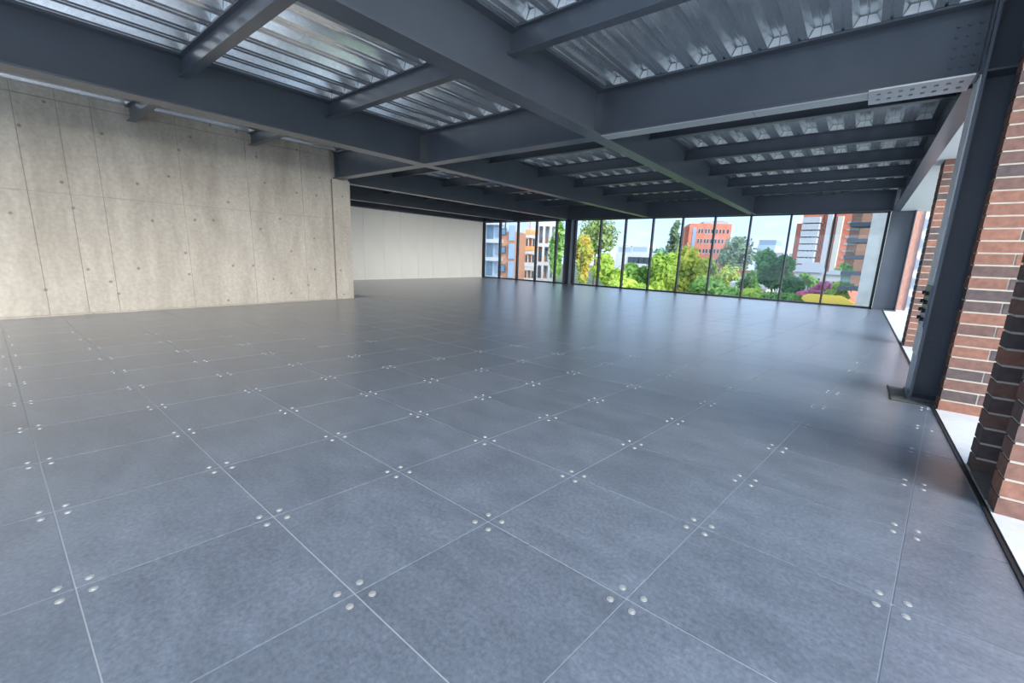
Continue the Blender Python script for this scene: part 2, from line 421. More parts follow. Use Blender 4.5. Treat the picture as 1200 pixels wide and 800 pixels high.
beam('steel_girder', 'near dark steel girder overhead, between the two ribbed deck bays, meeting the cross girder', 'y', YB, YC-0.10, XM, ZB, ZT, WM, G1)
beam('steel_girder', 'near dark steel girder running overhead just in front of the concrete wall', 'y', YB, YC-0.10, XL, ZB, ZT, WLB, G1)
beam('steel_girder', 'dark steel girder beyond the cross girder, first one left of the brick piers, pale underside', 'y', YC+0.10, YH-0.10, XM, ZB, ZT, WM, G1)
beam('steel_girder', 'dark steel girder beyond the cross girder, ending between far column and tall window panes', 'y', YC+0.10, YH-0.10, XL, ZB, ZT, WM, G1)
beam('steel_girder', 'dark steel girder starting beside the concrete pilaster and ending at the far middle column', 'y', 5.125, YH-0.10, XL2, ZB, ZT, WM, G1)
beam('steel_girder', 'dark steel girder between the pilaster girder and the cream wall', 'y', 5.125, YH-0.10, XL3, ZB, ZT, WM, G1)
beam('steel_girder', 'dark steel girder lying along the top of the cream wall', 'y', 5.125, YH-0.10, XL4, ZB, ZT, WM, G1)
beam('steel_girder', 'dark steel header girder across the top of the far window wall', 'x', XB, 0.40, YH, ZB, ZT, 0.19, G1)
beam('steel_girder', 'dark steel edge girder above the brick piers, from near column to far corner column', 'y', 5.10, 14.44, 0.49, ZB, ZT, 0.14, G1)
# light splice plate with square holes under the column end of the cross girder
pl = MB()
hx0, hx1, hy0, hy1 = -0.165, 0.435, 4.705, 5.075
xsn = [hx0]; holes = []
for k in range(8):
    cx = hx0+0.065+k*(0.475/7); xsn += [cx-0.013, cx+0.013]
xsn.append(hx1); ysn = [hy0]
for cy in (hy0+0.115, hy0+0.255): ysn += [cy-0.024, cy+0.024]
ysn.append(hy1)
for a in range(len(xsn)-1):
    for b_i in range(len(ysn)-1):
        if a % 2 == 1 and b_i % 2 == 1: continue
        pl.box(xsn[a], xsn[a+1], ysn[b_i], ysn[b_i+1], 2.452, 2.464)
o = pl.obj('perforated_plate', M['galv_plate'], cross); o['label'] = 'pale plate with two rows of square holes'
for (x0_, x1_) in ((-2.60, -1.02), (-1.015, -0.168)):
    box('flange_sheen_strip', M['galv_plate'], cross, x0_, x1_, YC-0.098, YC+0.098, 2.466, 2.4718)  # pale strips paint in the light reflected by the flange underside
# bolts at the column end of the cross girder's web
bolt = MB(); bolt.cyl((0, 0, 0), (0, -1, 0), 0.012, 0.010, 6); bolt_me = raw('bolt', bolt.V, bolt.F, M['steel'])
web = [c_ for c_ in cross.children if c_.name.startswith('web')][0]
for bx_ in (0.30, 0.36, 0.42):
    for bz in (2.58, 2.65, 2.72, 2.79, 2.86):
        ob = link_mesh('bolt', bolt_me, web, Vector((bx_, YC-0.006, bz))-offset(web))

G2 = 'secondary steel joists under the deck'
JZ, JT = 2.782, 2.983
def joist(label, x0, x1, y): return beam('steel_joist', label, 'x', x0, x1, y, JZ, JT, 0.10, G2, 0.008, 0.010)
def gx(x, side, w=0.012): return x+side*(w/2)
near_y = [0.02, 1.62, 3.23]
joist('steel joist leaving the top of the photo, between the two near girders', gx(XL, 1), gx(XM, -1), 1.62)
joist('steel joist between the two near girders, next one before the cross girder', gx(XL, 1), gx(XM, -1), 3.23)
joist('steel joist at the top of the photo between near girder and near column bay', gx(XM, 1), 0.40, 3.20)
joist('stub joist in front of the concrete wall, nearer the left edge', XW, gx(XL, -1), 1.66)
joist('stub joist in front of the concrete wall, nearer the pilaster', XW, gx(XL, -1), 3.27)
ORD = ['first', 'second', 'third', 'fourth', 'fifth']
FAR_Y = [6.45, 8.06, 9.64, 11.22, 12.78]
for k, y in enumerate(FAR_Y):
    joist('%s joist beyond the cross girder, in the bay beside the brick piers' % ORD[k], gx(XM, 1), 0.484, y)
for k, y in enumerate(FAR_Y):
    joist('%s joist beyond the cross girder, in the bay left of the brick pier bay' % ORD[k], gx(XL, 1), gx(XM, -1), y+0.05)
for k, y in enumerate(FAR_Y):
    joist('%s joist beyond the cross girder, in the bay beginning at the pilaster girder' % ORD[k], gx(XL2, 1), gx(XL, -1), y+0.08)
for k, y in enumerate(FAR_Y):
    joist('%s joist beyond the cross girder, in the bay left of the pilaster girder' % ORD[k], gx(XL3, 1), gx(XL2, -1), y+0.10)
for k, y in enumerate(FAR_Y):
    joist('%s joist beyond the cross girder, in the bay next to the cream wall' % ORD[k], gx(XL4, 1), gx(XL3, -1), y+0.10)

# columns: H section, flanges facing the room and the outside
def column(label, x0, x1, y0, y1, z0, z1, parts=True):
    e = tag(empty('steel_column', ((x0+x1)/2, (y0+y1)/2, z0)), label, 'column', 'steel columns')
    t = 0.018; yc = (y0+y1)/2
    box('flange', M['steel'], e, x0, x0+t, y0, y1, z0+0.02, z1)
    box('flange', M['steel'], e, x1-t, x1, y0, y1, z0+0.02, z1)
    w = box('web', M['steel'], e, x0+t, x1-t, yc-0.007, yc+0.007, z0+0.02, z1)
    box('base_plate', M['steel'], e, x0-0.01, x1+0.01, y0-0.01, y1+0.01, z0, z0+0.02)
    return e, w
near_col, nweb = column('near dark steel column standing on the concrete pad beside the brick pier', 0.475, 0.80, 4.735, 5.09, -0.001, 2.985)
box('stiffener_plate', M['steel'], near_col, 0.494, 0.782, 4.74, 4.905, ZB, ZB+0.014)
box('stiffener_rib', M['steel'], near_col, 0.66, 0.674, 4.74, 4.905, ZB+0.014, 2.985)
for s_ in ((0.94, 2.60), (0.36, 0.60)):  # pale plates put the light on the flange face into colour
    box('lit_flange_plate', M['pale_plate'], near_col, 0.466, 0.4749, 4.79, 5.085, *s_)['label'] = 'pale plate painting in the light on the room side flange'
box('splice_plate', M['steel'], near_col, 0.463, 0.4749, 4.745, 5.085, 0.605, 0.935)
nut = MB(); nut.cyl((0, 0, 0), (-1, 0, 0), 0.017, 0.022, 6); nut_me = raw('bolt', nut.V, nut.F, M['black'])
for bz in (0.66, 0.73, 0.80, 0.87):
    for by in (4.82, 5.02):
        link_mesh('bolt', nut_me, near_col, Vector((0.463, by, bz))-offset(near_col))
for bx_ in (0.55, 0.585, 0.625):
    for bz in (0.44, 0.50, 0.56, 0.72, 0.79, 0.86):
        link_mesh('bolt', bolt_me, nweb, Vector((bx_, 4.9055, bz))-offset(nweb))
column('far dark steel column splitting the window wall near its left end', -9.12, -8.84, 14.44, 14.80, 0.0, ZB)
column('dark steel corner column at the right end of the window wall', 0.40, 0.86, 14.46, 14.80, 0.0, 2.985)

# ------------------------------------------------------------------ ceiling: ribbed deck
mb = MB(); mb.box(XB-0.2, 1.40, YB, YG+0.25, 3.07, 3.25)
ceiling = tag(mb.obj('ceiling', M['slab']), 'ribbed galvanised metal deck ceiling over steel beams', kind='structure')
PITCH_R, LOWF, SLOPE, RH, DZ = 0.305, 0.125, 0.034, 0.075, 2.985
def deck(x0, x1, y0, y1, joists, w):
    prof = []; x = x0
    flutes = []
    while x < x1-1e-6:
        for dx, z in ((0, 0), (0.052, 0), (0.0575, 0.009), (0.0675, 0.009), (0.073, 0), (LOWF, 0), (LOWF+SLOPE, RH), (0.205, RH), (0.2105, RH-0.009), (0.2195, RH-0.009), (0.225, RH), (PITCH_R-SLOPE, RH)):
            if x+dx <= x1: prof.append((x+dx, DZ+z))
        if x+PITCH_R <= x1: flutes.append((x+LOWF, x+PITCH_R))
        x += PITCH_R
    b_ = MB(); n = len(prof)
    V = [(p[0], y, p[1]+t) for t in (0, 0.002) for y in (y0, y1) for p in prof]
    Fc = []
    for k in range(n-1):
        Fc.append((k, k+1, n+k+1, n+k)); Fc.append((2*n+k+1, 2*n+k, 3*n+k, 3*n+k+1))
        Fc.append((k, 2*n+k, 2*n+k+1, k+1)); Fc.append((n+k+1, 3*n+k+1, 3*n+k, n+k))
    b_.add(V, Fc)
    d = b_.obj('deck_sheet', M['deck'], ceiling)
    # pale closures filling the flutes over each supporting beam
    for yj in joists:
        for (f0, f1) in flutes:
            c = MB(); mid = (f0+f1)/2
            for (u0, u1, s0, s1) in ((f0+0.006, mid-0.004, SLOPE, 0), (mid+0.004, f1-0.006, 0, SLOPE)):
                z0, z1 = DZ, DZ+RH-0.008
                c.add([(u0, -0.01, z0), (u1, -0.01, z0), (u1-s1, -0.01, z1), (u0+s0, -0.01, z1), (u0, 0.01, z0), (u1, 0.01, z0), (u1-s1, 0.01, z1), (u0+s0, 0.01, z1)],
                      [(0, 1, 2, 3), (5, 4, 7, 6), (0, 4, 5, 1), (1, 5, 6, 2), (2, 6, 7, 3), (3, 7, 4, 0)])
            key = 'flute_closure'
            me = deck.me if deck.me else None
            if me is None:
                me = deck.me = raw(key, [(v[0]-mid, v[1], v[2]-DZ) for v in c.V], c.F, M['closure'])
            link_mesh('flute_closure', me, d, (mid, yj-w/2, DZ))
    return d
deck.me = None
deck(XW+0.0, XL-0.02, YB, YC, [1.66, 3.27], 0.10)
deck(XL+0.08, XM-0.06, YB, YC-0.0, [1.62, 3.23], 0.10)
deck(XM+0.09, 0.50, YB, YC, [3.20], 0.10)
for (xa, xb, off) in ((XM+0.09, 0.50, 0), (XL+0.08, XM-0.06, 0.05), (XL2+0.08, XL-0.06, 0.08)):
    deck(xa, xb, YC, YH+0.15, [y+off for y in FAR_Y], 0.10)
for (xa, xb) in ((XL3+0.08, XL2-0.06), (XB, XL3-0.06)):
    deck(xa, xb, 5.13, YH, [], 0.10)
for dsh, (xa, xb) in zip([c_ for c_ in ceiling.children if c_.name.startswith('deck_sheet')][1:3], ((XL+0.08, XM-0.06), (XM+0.09, 0.50))):
    x = xa
    while x+PITCH_R <= xb:
        link_mesh('flute_closure', deck.me, dsh, (x+LOWF+(PITCH_R-LOWF)/2, YC-0.10, DZ)); x += PITCH_R
mb = MB(); mb.box(0.562, 1.40, 5.11, 14.9, 2.474, 2.60); mb.box(0.82, 1.40, YB, 5.10, 2.862, 3.0)
mb.box(XB-0.2, 1.40, 14.80, 14.95, 2.50, 3.07)
tag(mb.obj('trim_3', M['soffit']), 'pale soffit and fascia outside the edge and header girders', kind='structure')

# ------------------------------------------------------------------ brick piers
def brick_pier(label, boxes, z0, z1, patterns):
    """boxes: mortar core solids; patterns: per course parity a list of brick plan rectangles"""
    x0 = min(b_[0] for b_ in boxes); y0 = min(b_[2] for b_ in boxes)
    e = tag(empty('brick_pier', (x0, y0, z0)), label, 'brick pier', 'brick piers along the open side')
    mb = MB()
    for b_ in boxes: mb.box(b_[0]+0.006, b_[1]-0.006, b_[2]+0.006, b_[3]-0.006, z0, z1)
    mb.obj('mortar_core', M['mortar'], e)
    H_ = 0.086; z = z0+0.001; k = 0
    while z1-z > 0.02:
        for (a, b_, c, d) in patterns[k % 2]:
            jt = random.uniform(-0.001, 0.001)
            box('brick', M['brick'], e, a, b_, c+jt, d+jt, z, min(z+0.074, z1))
        z += H_; k += 1
    return e
g = 0.011
px0, py0 = 0.637, 4.56
brick_pier('brick pier right beside the near steel column', [(px0, 1.09, py0, 4.722)], -0.006, 2.86,
    [[(px0, px0+0.292, py0, 4.722), (px0+0.303, 1.09, py0, 4.722)], [(px0, px0+0.19, py0, 4.722), (px0+0.201, 1.09, py0, 4.722)]])
qx = 0.637
ya, yb_, yc_, yd = 2.735, 2.875, 3.235, 3.365   # near leg ya-yb, recess, far leg yc-yd
brick_pier('nearest brick pier with a deep recess, at the right edge', [(qx, 1.09, ya, yb_), (qx, 1.09, yc_, yd), (0.95, 1.09, yb_, yc_)], -0.006, 2.86,
    [[(qx, qx+0.292, ya, yb_), (qx+0.303, 1.09, ya, yb_), (qx, qx+0.292, yc_, yd), (qx+0.303, 1.09, yc_, yd), (0.95, 1.09, yb_+g, yc_-g)],
     [(qx, qx+0.19, ya, yb_), (qx+0.201, 1.09, ya, yb_), (qx, qx+0.19, yc_, yd), (qx+0.201, 1.09, yc_, yd), (0.95, 1.09, yb_+g, yc_-g)]])
rx, ry = 0.645, 8.06
brick_pier('far brick pier on the ledge between the near column and corner column', [(rx, 1.09, ry, ry+0.44)], -0.006, 2.474,
    [[(rx, rx+0.292, ry, ry+0.14), (rx+0.303, 1.09, ry, ry+0.14), (rx, rx+0.14, ry+0.151, ry+0.44), (rx+0.151, 1.09, ry+0.30, ry+0.44)],
     [(rx, rx+0.19, ry, ry+0.29), (rx+0.201, 1.09, ry, ry+0.14), (rx, rx+0.14, ry+0.301, ry+0.44), (rx+0.151, 1.09, ry+0.30, ry+0.44)]])
tag(box('recess_sill', M['concrete_dark'], None, 0.632, 0.945, yb_+0.002, yc_-0.002, -0.006, 0.004), 'dark concrete sill in the recess of the nearest brick pier', 'sill')

# ------------------------------------------------------------------ window wall
def window(name, label, x0, x1, mulls):
    e = tag(empty(name, ((x0+x1)/2, YG, 0)), label, kind='structure')
    xs_ = [x0]+mulls+[x1]
    box('sill_rail', M['black'], e, x0, x1, YG-0.05, YG+0.05, 0.001, 0.045)
    box('head_rail', M['black'], e, x0, x1, YG-0.05, YG+0.05, 2.45, 2.50)
    for k, x in enumerate(xs_):
        s = 0.022 if 0 < k < len(xs_)-1 else 0.03
        c = x if 0 < k < len(xs_)-1 else (x+s if k == 0 else x-s)
        box('mullion', M['black'], e, c-s, c+s, YG-0.07, YG+0.07, 0.045, 2.45)
    for k in range(len(xs_)-1):
        box('glass_pane', M['glass'], e, xs_[k]+0.024, xs_[k+1]-0.024, YG-0.004, YG+0.004, 0.045, 2.45)
    return e
window('window_1', 'short run of tall glass panes left of the far column', XB+0.0, -9.13, [-12.66, -11.65, -10.67, -9.68])
window('window_2', 'long run of tall glass panes between the far column and corner column', -8.83, 0.39, [-7.72, -6.74, -5.74, -4.75, -3.76, -2.76, -1.74, -0.73])

# ------------------------------------------------------------------ outside: ground, buildings, trees
GZ = -9.0
mb = MB(); mb.box(-420, 260, 15.6, 520, GZ-1, GZ)
M['ground'] = simple('ground_green', (0.16, 0.20, 0.09), 0.95, var=0.4, vscale=0.06)
tag(mb.obj('ground', M['ground']), 'green ground and gardens below the building', kind='structure')

mb = MB(); mb.box(1.45, 260, -90, 15.6, GZ-1, GZ)  # pale ground added out of view to reflect light up onto the deck
tag(mb.obj('bounce_ground', simple('pale_bounce_ground', (0.55, 0.55, 0.53), 0.9, var=0.1, vscale=0.3)), 'pale unseen ground added below the open side to reflect light onto the deck', kind='structure')
def c3(*a): return tuple(a)
M['b_white'] = simple('white_render', (0.56, 0.57, 0.59), 0.8)
M['b_cream'] = simple('cream_render', (0.66, 0.62, 0.54), 0.8)
M['b_grey'] = simple('grey_render', (0.40, 0.43, 0.46), 0.8)
M['b_bluegrey'] = simple('blue_grey_panel', (0.30, 0.40, 0.52), 0.5)
M['b_paleblue'] = simple('pale_blue_panel', (0.50, 0.62, 0.74), 0.5)
M['b_orange'] = simple('orange_brick_face', (0.66, 0.23, 0.15), 0.85, var=0.12, vscale=0.8)
M['b_red'] = simple('red_brick_face', (0.62, 0.20, 0.13), 0.85, var=0.12, vscale=0.6)
M['b_terracotta'] = simple('terracotta_face', (0.55, 0.26, 0.16), 0.85, var=0.1)
M['b_tile'] = simple('orange_roof_tile', (0.70, 0.33, 0.12), 0.8, var=0.15)
M['b_brown'] = simple('brown_brick_face', (0.22, 0.11, 0.085), 0.85, var=0.2)
M['b_pink'] = simple('rosy_brick_face', (0.46, 0.26, 0.22), 0.85, var=0.15, vscale=2)
M['b_roof'] = simple('grey_roof', (0.33, 0.33, 0.34), 0.8)
M['b_redroof'] = simple('red_roof', (0.50, 0.12, 0.08), 0.8)
M['b_glass'] = simple('dark_window_glass', (0.05, 0.07, 0.09), 0.12)
M['b_blueglass'] = simple('blue_window_glass', (0.12, 0.22, 0.32), 0.12)
M['b_dark'] = simple('dark_metal', (0.06, 0.07, 0.09), 0.5)
M['b_conc'] = simple('pale_concrete_fin', (0.50, 0.49, 0.45), 0.85, var=0.12, vscale=1.5)
M['b_yellow'] = simple('yellow_canvas', (0.85, 0.58, 0.05), 0.7)
M['b_rail'] = mat_glass('green_balcony_glass', (0.55, 0.68, 0.66), 0.8)

class Facade:
    """a building whose front runs from the left to the right sight line; u to the right, v away, z up"""
    def __init__(s, name, label, pxl, pxr, py, dl, dr, group=None):
        a = at_range(pxl, py, dl); b = at_range(pxr, py, dr)
        s.A = Vector((a.x, a.y, 0)); s.B = Vector((b.x, b.y, 0)); s.w = (s.B-s.A).length; s.dl, s.dr = dl, dr
        d = (s.B-s.A)/s.w
        s.e = tag(empty(name, (a.x, a.y, GZ), math.atan2(d.y, d.x)), label, 'building', group)
    def z(s, py, px=None, t=0.0):
        """height above the ground of picture row py on the front at fraction t"""
        p = s.A.lerp(s.B, t); D = math.hypot(p.x, p.y)
        pr = project((p.x, p.y, 1.0)); return at_range(pr[0], py, D).z-GZ
    def box(s, name, mat, u0, u1, v0, v1, z0, z1, parent=None):
        o = box(name, M[mat], parent or s.e, u0, u1, v0, v1, z0, z1, local=True)
        if parent is not None: o.location -= parent.location
        return o
    def win(s, u0, u1, z0, z1, mat='b_glass', frame='b_white'):
        f = s.box('window', frame, u0, u1, -0.06, 0.05, z0, z1)
        s.box('pane', mat, u0+0.08, u1-0.08, -0.10, -0.05, z0+0.08, z1-0.08, parent=f)

# orange brick tower straight ahead
f = Facade('apartment_tower', 'orange brick apartment tower seen above the yellow green trees', 806, 855, 285, 150, 152)
W_, Z0, Z1 = f.w, 0, f.z(262, t=0.5)
f.box('body', 'b_orange', 0, W_, 0, 13, 0, Z1)
f.box('penthouse', 'b_grey', W_*0.34, W_*0.92, 1.5, 11, Z1, f.z(259.0, t=0.5))
f.box('roof_core', 'b_orange', W_*0.62, W_*0.86, 3, 8, Z1, f.z(257.4, t=0.5))
f.box('stair_glazing', 'b_bluegrey', W_*0.09, W_*0.17, -0.12, 0.1, Z1-16, Z1-1.2)
f.box('side_wing', 'b_orange', -1.0, 0, 2, 12, 0, Z1-0.9)
for r_ in range(5):
    zc = Z1-2.3-r_*3.05
    f.box('window_band', 'b_grey', W_*0.36, W_*0.60, -0.03, 0.05, zc-0.95, zc-0.8)
    for k, u in enumerate((0.22, 0.29, 0.38, 0.45, 0.53, 0.64, 0.72, 0.80, 0.90)):
        f.win(W_*u, W_*u+W_*0.05, zc-0.7, zc+0.7)
# red and white tower
f = Facade('apartment_tower', 'red and white apartment tower with white balcony bands at the right', 929, 1003, 290, 112, 109.5)
W_ = f.w; zt = f.z(248, t=0.5); st = (f.z(285, t=0.4)-f.z(293, t=0.4))
zg = f.z(312, t=0.3)-2.0
f.box('body', 'b_red', 0.9, W_, 0.6, 14, 0, zt+1.5)
f.box('left_wing', 'b_red', 0, 2.4, 0.3, 12, 0, zt-2.2)
f.box('upper_left_step', 'b_red', 1.0, W_*0.42, 0.2, 12, zt-2.4, zt+0.2)
f.box('white_spine', 'b_white', W_*0.50, W_*0.575, -0.25, 4, 0, zt+2.2)
f.box('white_spine', 'b_cream', W_*0.66, W_*0.74, -0.25, 4, 0, zt-1.0)
f.box('roof_block', 'b_white', W_*0.45, W_*0.72, 2, 10, zt+1.5, zt+3.0)
z = zt-2.0; k = 0
while z > 1.0:
    f.box('balcony_band', 'b_white', W_*0.12, W_*0.40, -1.0, 0.7, z-0.2, z+0.95)
    f.box('window_strip', 'b_glass', W_*0.13, W_*0.39, 0.45, 0.65, z-st+0.95, z-0.2)
    for u in (0.20, 0.27, 0.33): f.box('window_post', 'b_white', W_*u, W_*u+0.4, 0.2, 0.62, z-st+0.95, z-0.2)
    f.win(W_*0.585, W_*0.65, z-st+1.2, z-0.1)
    f.box('window_band', 'b_grey', W_*0.80, W_*0.97, 0.4, 0.62, z-st+1.3, z-0.4)
    f.win(W_*0.43, W_*0.48, z-st+1.3, z-0.3)
    z -= st; k += 1
# grey and white mid rise
f = Facade('office_building', 'pale blue and white office block with a dark top floor behind the round tree', 886, 920, 300, 140, 139)
W_ = f.w; zt = f.z(281, t=0.4)
f.box('body', 'b_paleblue', 0, W_*0.62, 0, 12, 0, zt-1.4)
f.box('top_floor', 'b_bluegrey', 0.2, W_*0.62, 0.3, 11, zt-1.4, zt)
f.box('side_block', 'b_white', W_*0.42, W_, -3, 8, 0, zt-3.4)
f.box('low_gable', 'b_white', W_*0.28, W_*0.72, -5, -3, 0, zt-5.2)
for u in (0.08, 0.2, 0.32): f.win(W_*u, W_*u+1.0, zt-8, zt-3)
for u in (0.62, 0.78, 0.9): f.box('window', 'b_glass', W_*u, W_*u+0.8, -3.1, -2.9, zt-6.2, zt-4.6)
f = Facade('office_building', 'far pale block left of the red and white tower', 919, 934, 305, 170, 168)
W_ = f.w; zt = f.z(297, t=0.5)
f.box('body', 'b_white', 0, W_, 0, 9, 0, zt); f.box('tower', 'b_paleblue', W_*0.45, W_*0.8, 2, 7, zt, zt+4)
for u in (0.15, 0.45, 0.75): f.win(W_*u, W_*u+0.9, zt-3, zt-1.2)
# white low building among the trees
f = Facade('office_building', 'low white building with ribbon windows among the trees', 722, 770, 300, 104, 103)
W_ = f.w; zt = f.z(287, t=0.2); zl = f.z(296, t=0.6)
f.box('upper_block', 'b_white', 0, W_*0.33, 0, 8, 0, zt)
f.box('main_block', 'b_white', 0, W_, -1, 8, 0, zl)
f.box('roof_plant', 'b_white', W_*0.36, W_*0.75, 1, 6, zl, zl+1.7)
f.box('ribbon_window', 'b_bluegrey', W_*0.40, W_*0.74, 0.9, 1.05, zl+0.25, zl+1.3)
for u in (0.06, 0.2): f.win(W_*u, W_*u+1.5, zt-1.7, zt-0.4, 'b_bluegrey')
for u in (0.32, 0.44, 0.56, 0.7): f.box('window', 'b_glass', W_*u, W_*u+1.4, -1.1, -0.9, zl-2.4, zl-1.0)
# white houses
def house(label, pxl, pxr, pyt, pyb, d, roofh):
    f = Facade('house', label, pxl, pxr, (pyt+pyb)/2, d, d)
    W_ = f.w; zt = f.z(pyt, t=0.5)
    f.box('wall', 'b_white', 0, W_, 0, 7, 0, zt)
    b_ = MB(); b_.add([(-0.5, -0.5, zt), (W_+0.5, -0.5, zt), (W_+0.5, 7.5, zt), (-0.5, 7.5, zt), (W_*0.3, 3.5, zt+roofh), (W_*0.8, 3.5, zt+roofh)],
                      [(0, 3, 2, 1), (0, 1, 5, 4), (1, 2, 5), (2, 3, 4, 5), (3, 0, 4)])
    b_.obj('roof', M['b_roof'], f.e, local=True)
    for k in range(4): f.win(W_*(0.08+0.24*k), W_*(0.08+0.24*k)+W_*0.13, zt-1.9, zt-0.7)
house('white house with a grey hipped roof below the red and white tower', 930, 964, 319, 335, 72, 1.4)
house('white house with a low roof left of the brick balcony building', 966, 996, 322, 336, 63, 0.5)
f = Facade('house', 'long low white roofed shed under the round tree', 858, 898, 338, 60, 60)
f.box('wall', 'b_cream', 0, f.w, 0, 5, 0, f.z(338, t=0.5)); f.box('roof', 'b_white', -0.3, f.w+0.3, -0.4, 5.4, f.z(338, t=0.5), f.z(332, t=0.5))
f = Facade('house', 'red roofed house behind the yellow green trees', 862, 892, 322, 92, 90)
f.box('wall', 'b_white', 0, f.w, 0, 6, 0, f.z(323, t=0.5)); f.box('roof', 'b_redroof', -0.3, f.w+0.3, -0.4, 6.4, f.z(323, t=0.5), f.z(317, t=0.5))
# brick building with glass balconies and a concrete fin
f = Facade('apartment_building', 'brown brick building with stacked glass balconies and a pale concrete fin', 996, 1036, 300, 31, 30.6)
W_ = f.w; zt = f.z(240, t=0.5)+2
f.box('body', 'b_brown', 0.35, W_*0.62, 1.3, 8, 0, zt)
f.box('concrete_fin', 'b_conc', W_*0.50, W_*1.06, -0.3, 0.2, 0, zt)
rows = [f.z(p, t=0.2) for p in (262, 281, 300, 319, 337)]
for zr in rows:
    f.box('balcony_slab', 'b_dark', -0.2, W_*0.50, -0.3, 1.3, zr-0.16, zr+0.05)
    f.box('balcony_glass', 'b_rail', -0.15, W_*0.49, -0.28, -0.25, zr+0.05, zr+0.85)
    f.box('balcony_door', 'b_blueglass', W_*0.28, W_*0.46, 1.2, 1.31, zr+0.06, zr+1.05)
    f.box('side_window', 'b_grey', 0.36, 0.65, 1.2, 1.31, zr+0.2, zr+1.0)
f.box('roof_railing', 'b_rail', -0.15, W_*0.49, -0.28, -0.25, zt, zt+0.8)
# tower seen through the opening at the right
f = Facade('apartment_building', 'rosy brick and white building seen beyond the corner column, right of the window wall', 1028, 1100, 300, 40, 40)
W_ = f.w; zt = f.z(215, t=0.5)+3
f.box('brick_block', 'b_pink', 0, W_*0.66, 0.1, 8, 0, zt)
f.box('white_block', 'b_white', W_*0.66, W_*0.82, 0.0, 8, 0, zt)
f.box('brick_block', 'b_pink', W_*0.82, W_*1.3, 0.1, 8, 0, zt)
for p in (218, 240, 262, 285, 308, 330, 352):
    zr = f.z(p, t=0.55); f.win(W_*0.68, W_*0.755, zr-0.45, zr+0.35, 'b_bluegrey')
# apartment buildings behind the left panes
f = Facade('apartment_building', 'blue glazed apartment building with white slabs behind the leftmost panes', 560, 606, 295, 36, 35)
W_ = f.w; zt = f.z(250, t=0.5)
rows = [f.z(p, t=0.5) for p in (262, 283, 304, 326)]+[1.2]
f.box('body', 'b_paleblue', 0, W_*0.55, 0.5, 4, 0, zt)
f.box('brick_block', 'b_terracotta', W_*0.55, W_, 0.3, 4, 0, rows[0]-0.6)
f.box('top_storey', 'b_paleblue', W_*0.60, W_, 1.2, 4, rows[0]-0.6, zt)
for zr in rows:
    f.box('white_slab', 'b_white', 0, W_*0.62, -0.5, 0.6, zr-0.12, zr+0.18)
for a in range(len(rows)-1):
    h0, h1 = rows[a+1]+0.2, rows[a]-0.15
    f.box('window', 'b_blueglass', W_*0.18, W_*0.34, 0.4, 0.52, h0, h1)
    f.box('window', 'b_bluegrey', W_*0.40, W_*0.54, 0.4, 0.52, h0+0.2, h1)
    f.win(W_*0.58, W_*0.72, h0+0.3, h1-0.2, 'b_blueglass', 'b_dark')
    f.box('blue_panel', 'b_bluegrey', W_*0.77, W_*0.92, 0.1, 0.32, h0-0.1, h1+0.05)
    f.box('balcony_wall', 'b_white' if a != 1 else 'b_tile', W_*0.02, W_*0.18, -0.5, -0.4, rows[a+1]+0.18, rows[a+1]+0.6)
f = Facade('apartment_building', 'orange brick gabled apartment building behind the panes left of the far column', 607, 629, 295, 38, 38)
W_ = f.w; zt = f.z(270, t=0.5)
f.box('body', 'b_terracotta', 0, W_, 0.4, 3.5, 0, zt)
f.box('chimney', 'b_orange', W_*0.42, W_*0.62, 2, 3, zt, zt+1.3)
rows = [f.z(p, t=0.5) for p in (271, 290, 309, 327)]
for a, zr in enumerate(rows):
    f.box('tiled_ledge', 'b_tile' if a < 2 else 'b_white', -0.1, W_+0.1, -0.4, 0.4, zr-0.25, zr+0.12)
    f.box('parapet', 'b_white', -0.05, W_+0.05, -0.3, -0.2, zr-0.55, zr-0.25)
    for u in (0.1, 0.36, 0.72): f.win(W_*u, W_*u+W_*0.2, zr-1.35, zr-0.55, 'b_glass', 'b_cream')
f = Facade('apartment_building', 'white framed apartment building just left of the far column', 628, 652, 295, 40, 40)
W_ = f.w; zt = f.z(254, t=0.5)
f.box('body', 'b_cream', 0, W_, 1.2, 4, 0, zt)
rows = [f.z(p, t=0.5) for p in (263, 287, 309, 328)]+[1.0]
for zr in rows: f.box('white_slab', 'b_white', 0, W_, 0, 1.3, zr-0.16, zr+0.16)
for u in (0.0, 0.3, 0.62, 0.93): f.box('white_pillar', 'b_white', W_*u, W_*u+0.22, 0, 0.3, 0, zt)
for a in range(4):
    for u in (0.1, 0.4, 0.7):
        f.box('window', 'b_blueglass' if a else 'b_bluegrey', W_*u, W_*u+W_*0.16, 1.1, 1.22, rows[a+1]+0.25, rows[a]-0.3)
    f.box('terracotta_panel', 'b_tile', W_*0.28, W_*0.5, 0.9, 1.15, rows[a+1]+0.16, rows[a+1]+0.75)

# yellow canopy in the garden
c = at_range(965, 352, 40)
cn = tag(empty('garden_canopy', (c.x, c.y, GZ)), 'yellow canvas canopy in the garden below the flowering shrub', 'canopy')
b_ = MB(); hz = c.z-GZ
b_.add([(-2.2, -1.2, hz-0.25), (2.2, -1.2, hz-0.25), (2.2, 1.2, hz-0.25), (-2.2, 1.2, hz-0.25), (-1.0, 0, hz+0.45), (1.0, 0, hz+0.45)], [(0, 3, 2, 1), (0, 1, 5, 4), (1, 2, 5), (2, 3, 4, 5), (3, 0, 4)])
b_.obj('canvas', M['b_yellow'], cn, local=True)
for sx in (-2, 2):
    for sy in (-1, 1): box('post', M['b_dark'], cn, sx-0.05, sx+0.05, sy-0.05, sy+0.05, 0, hz-0.25, local=True)

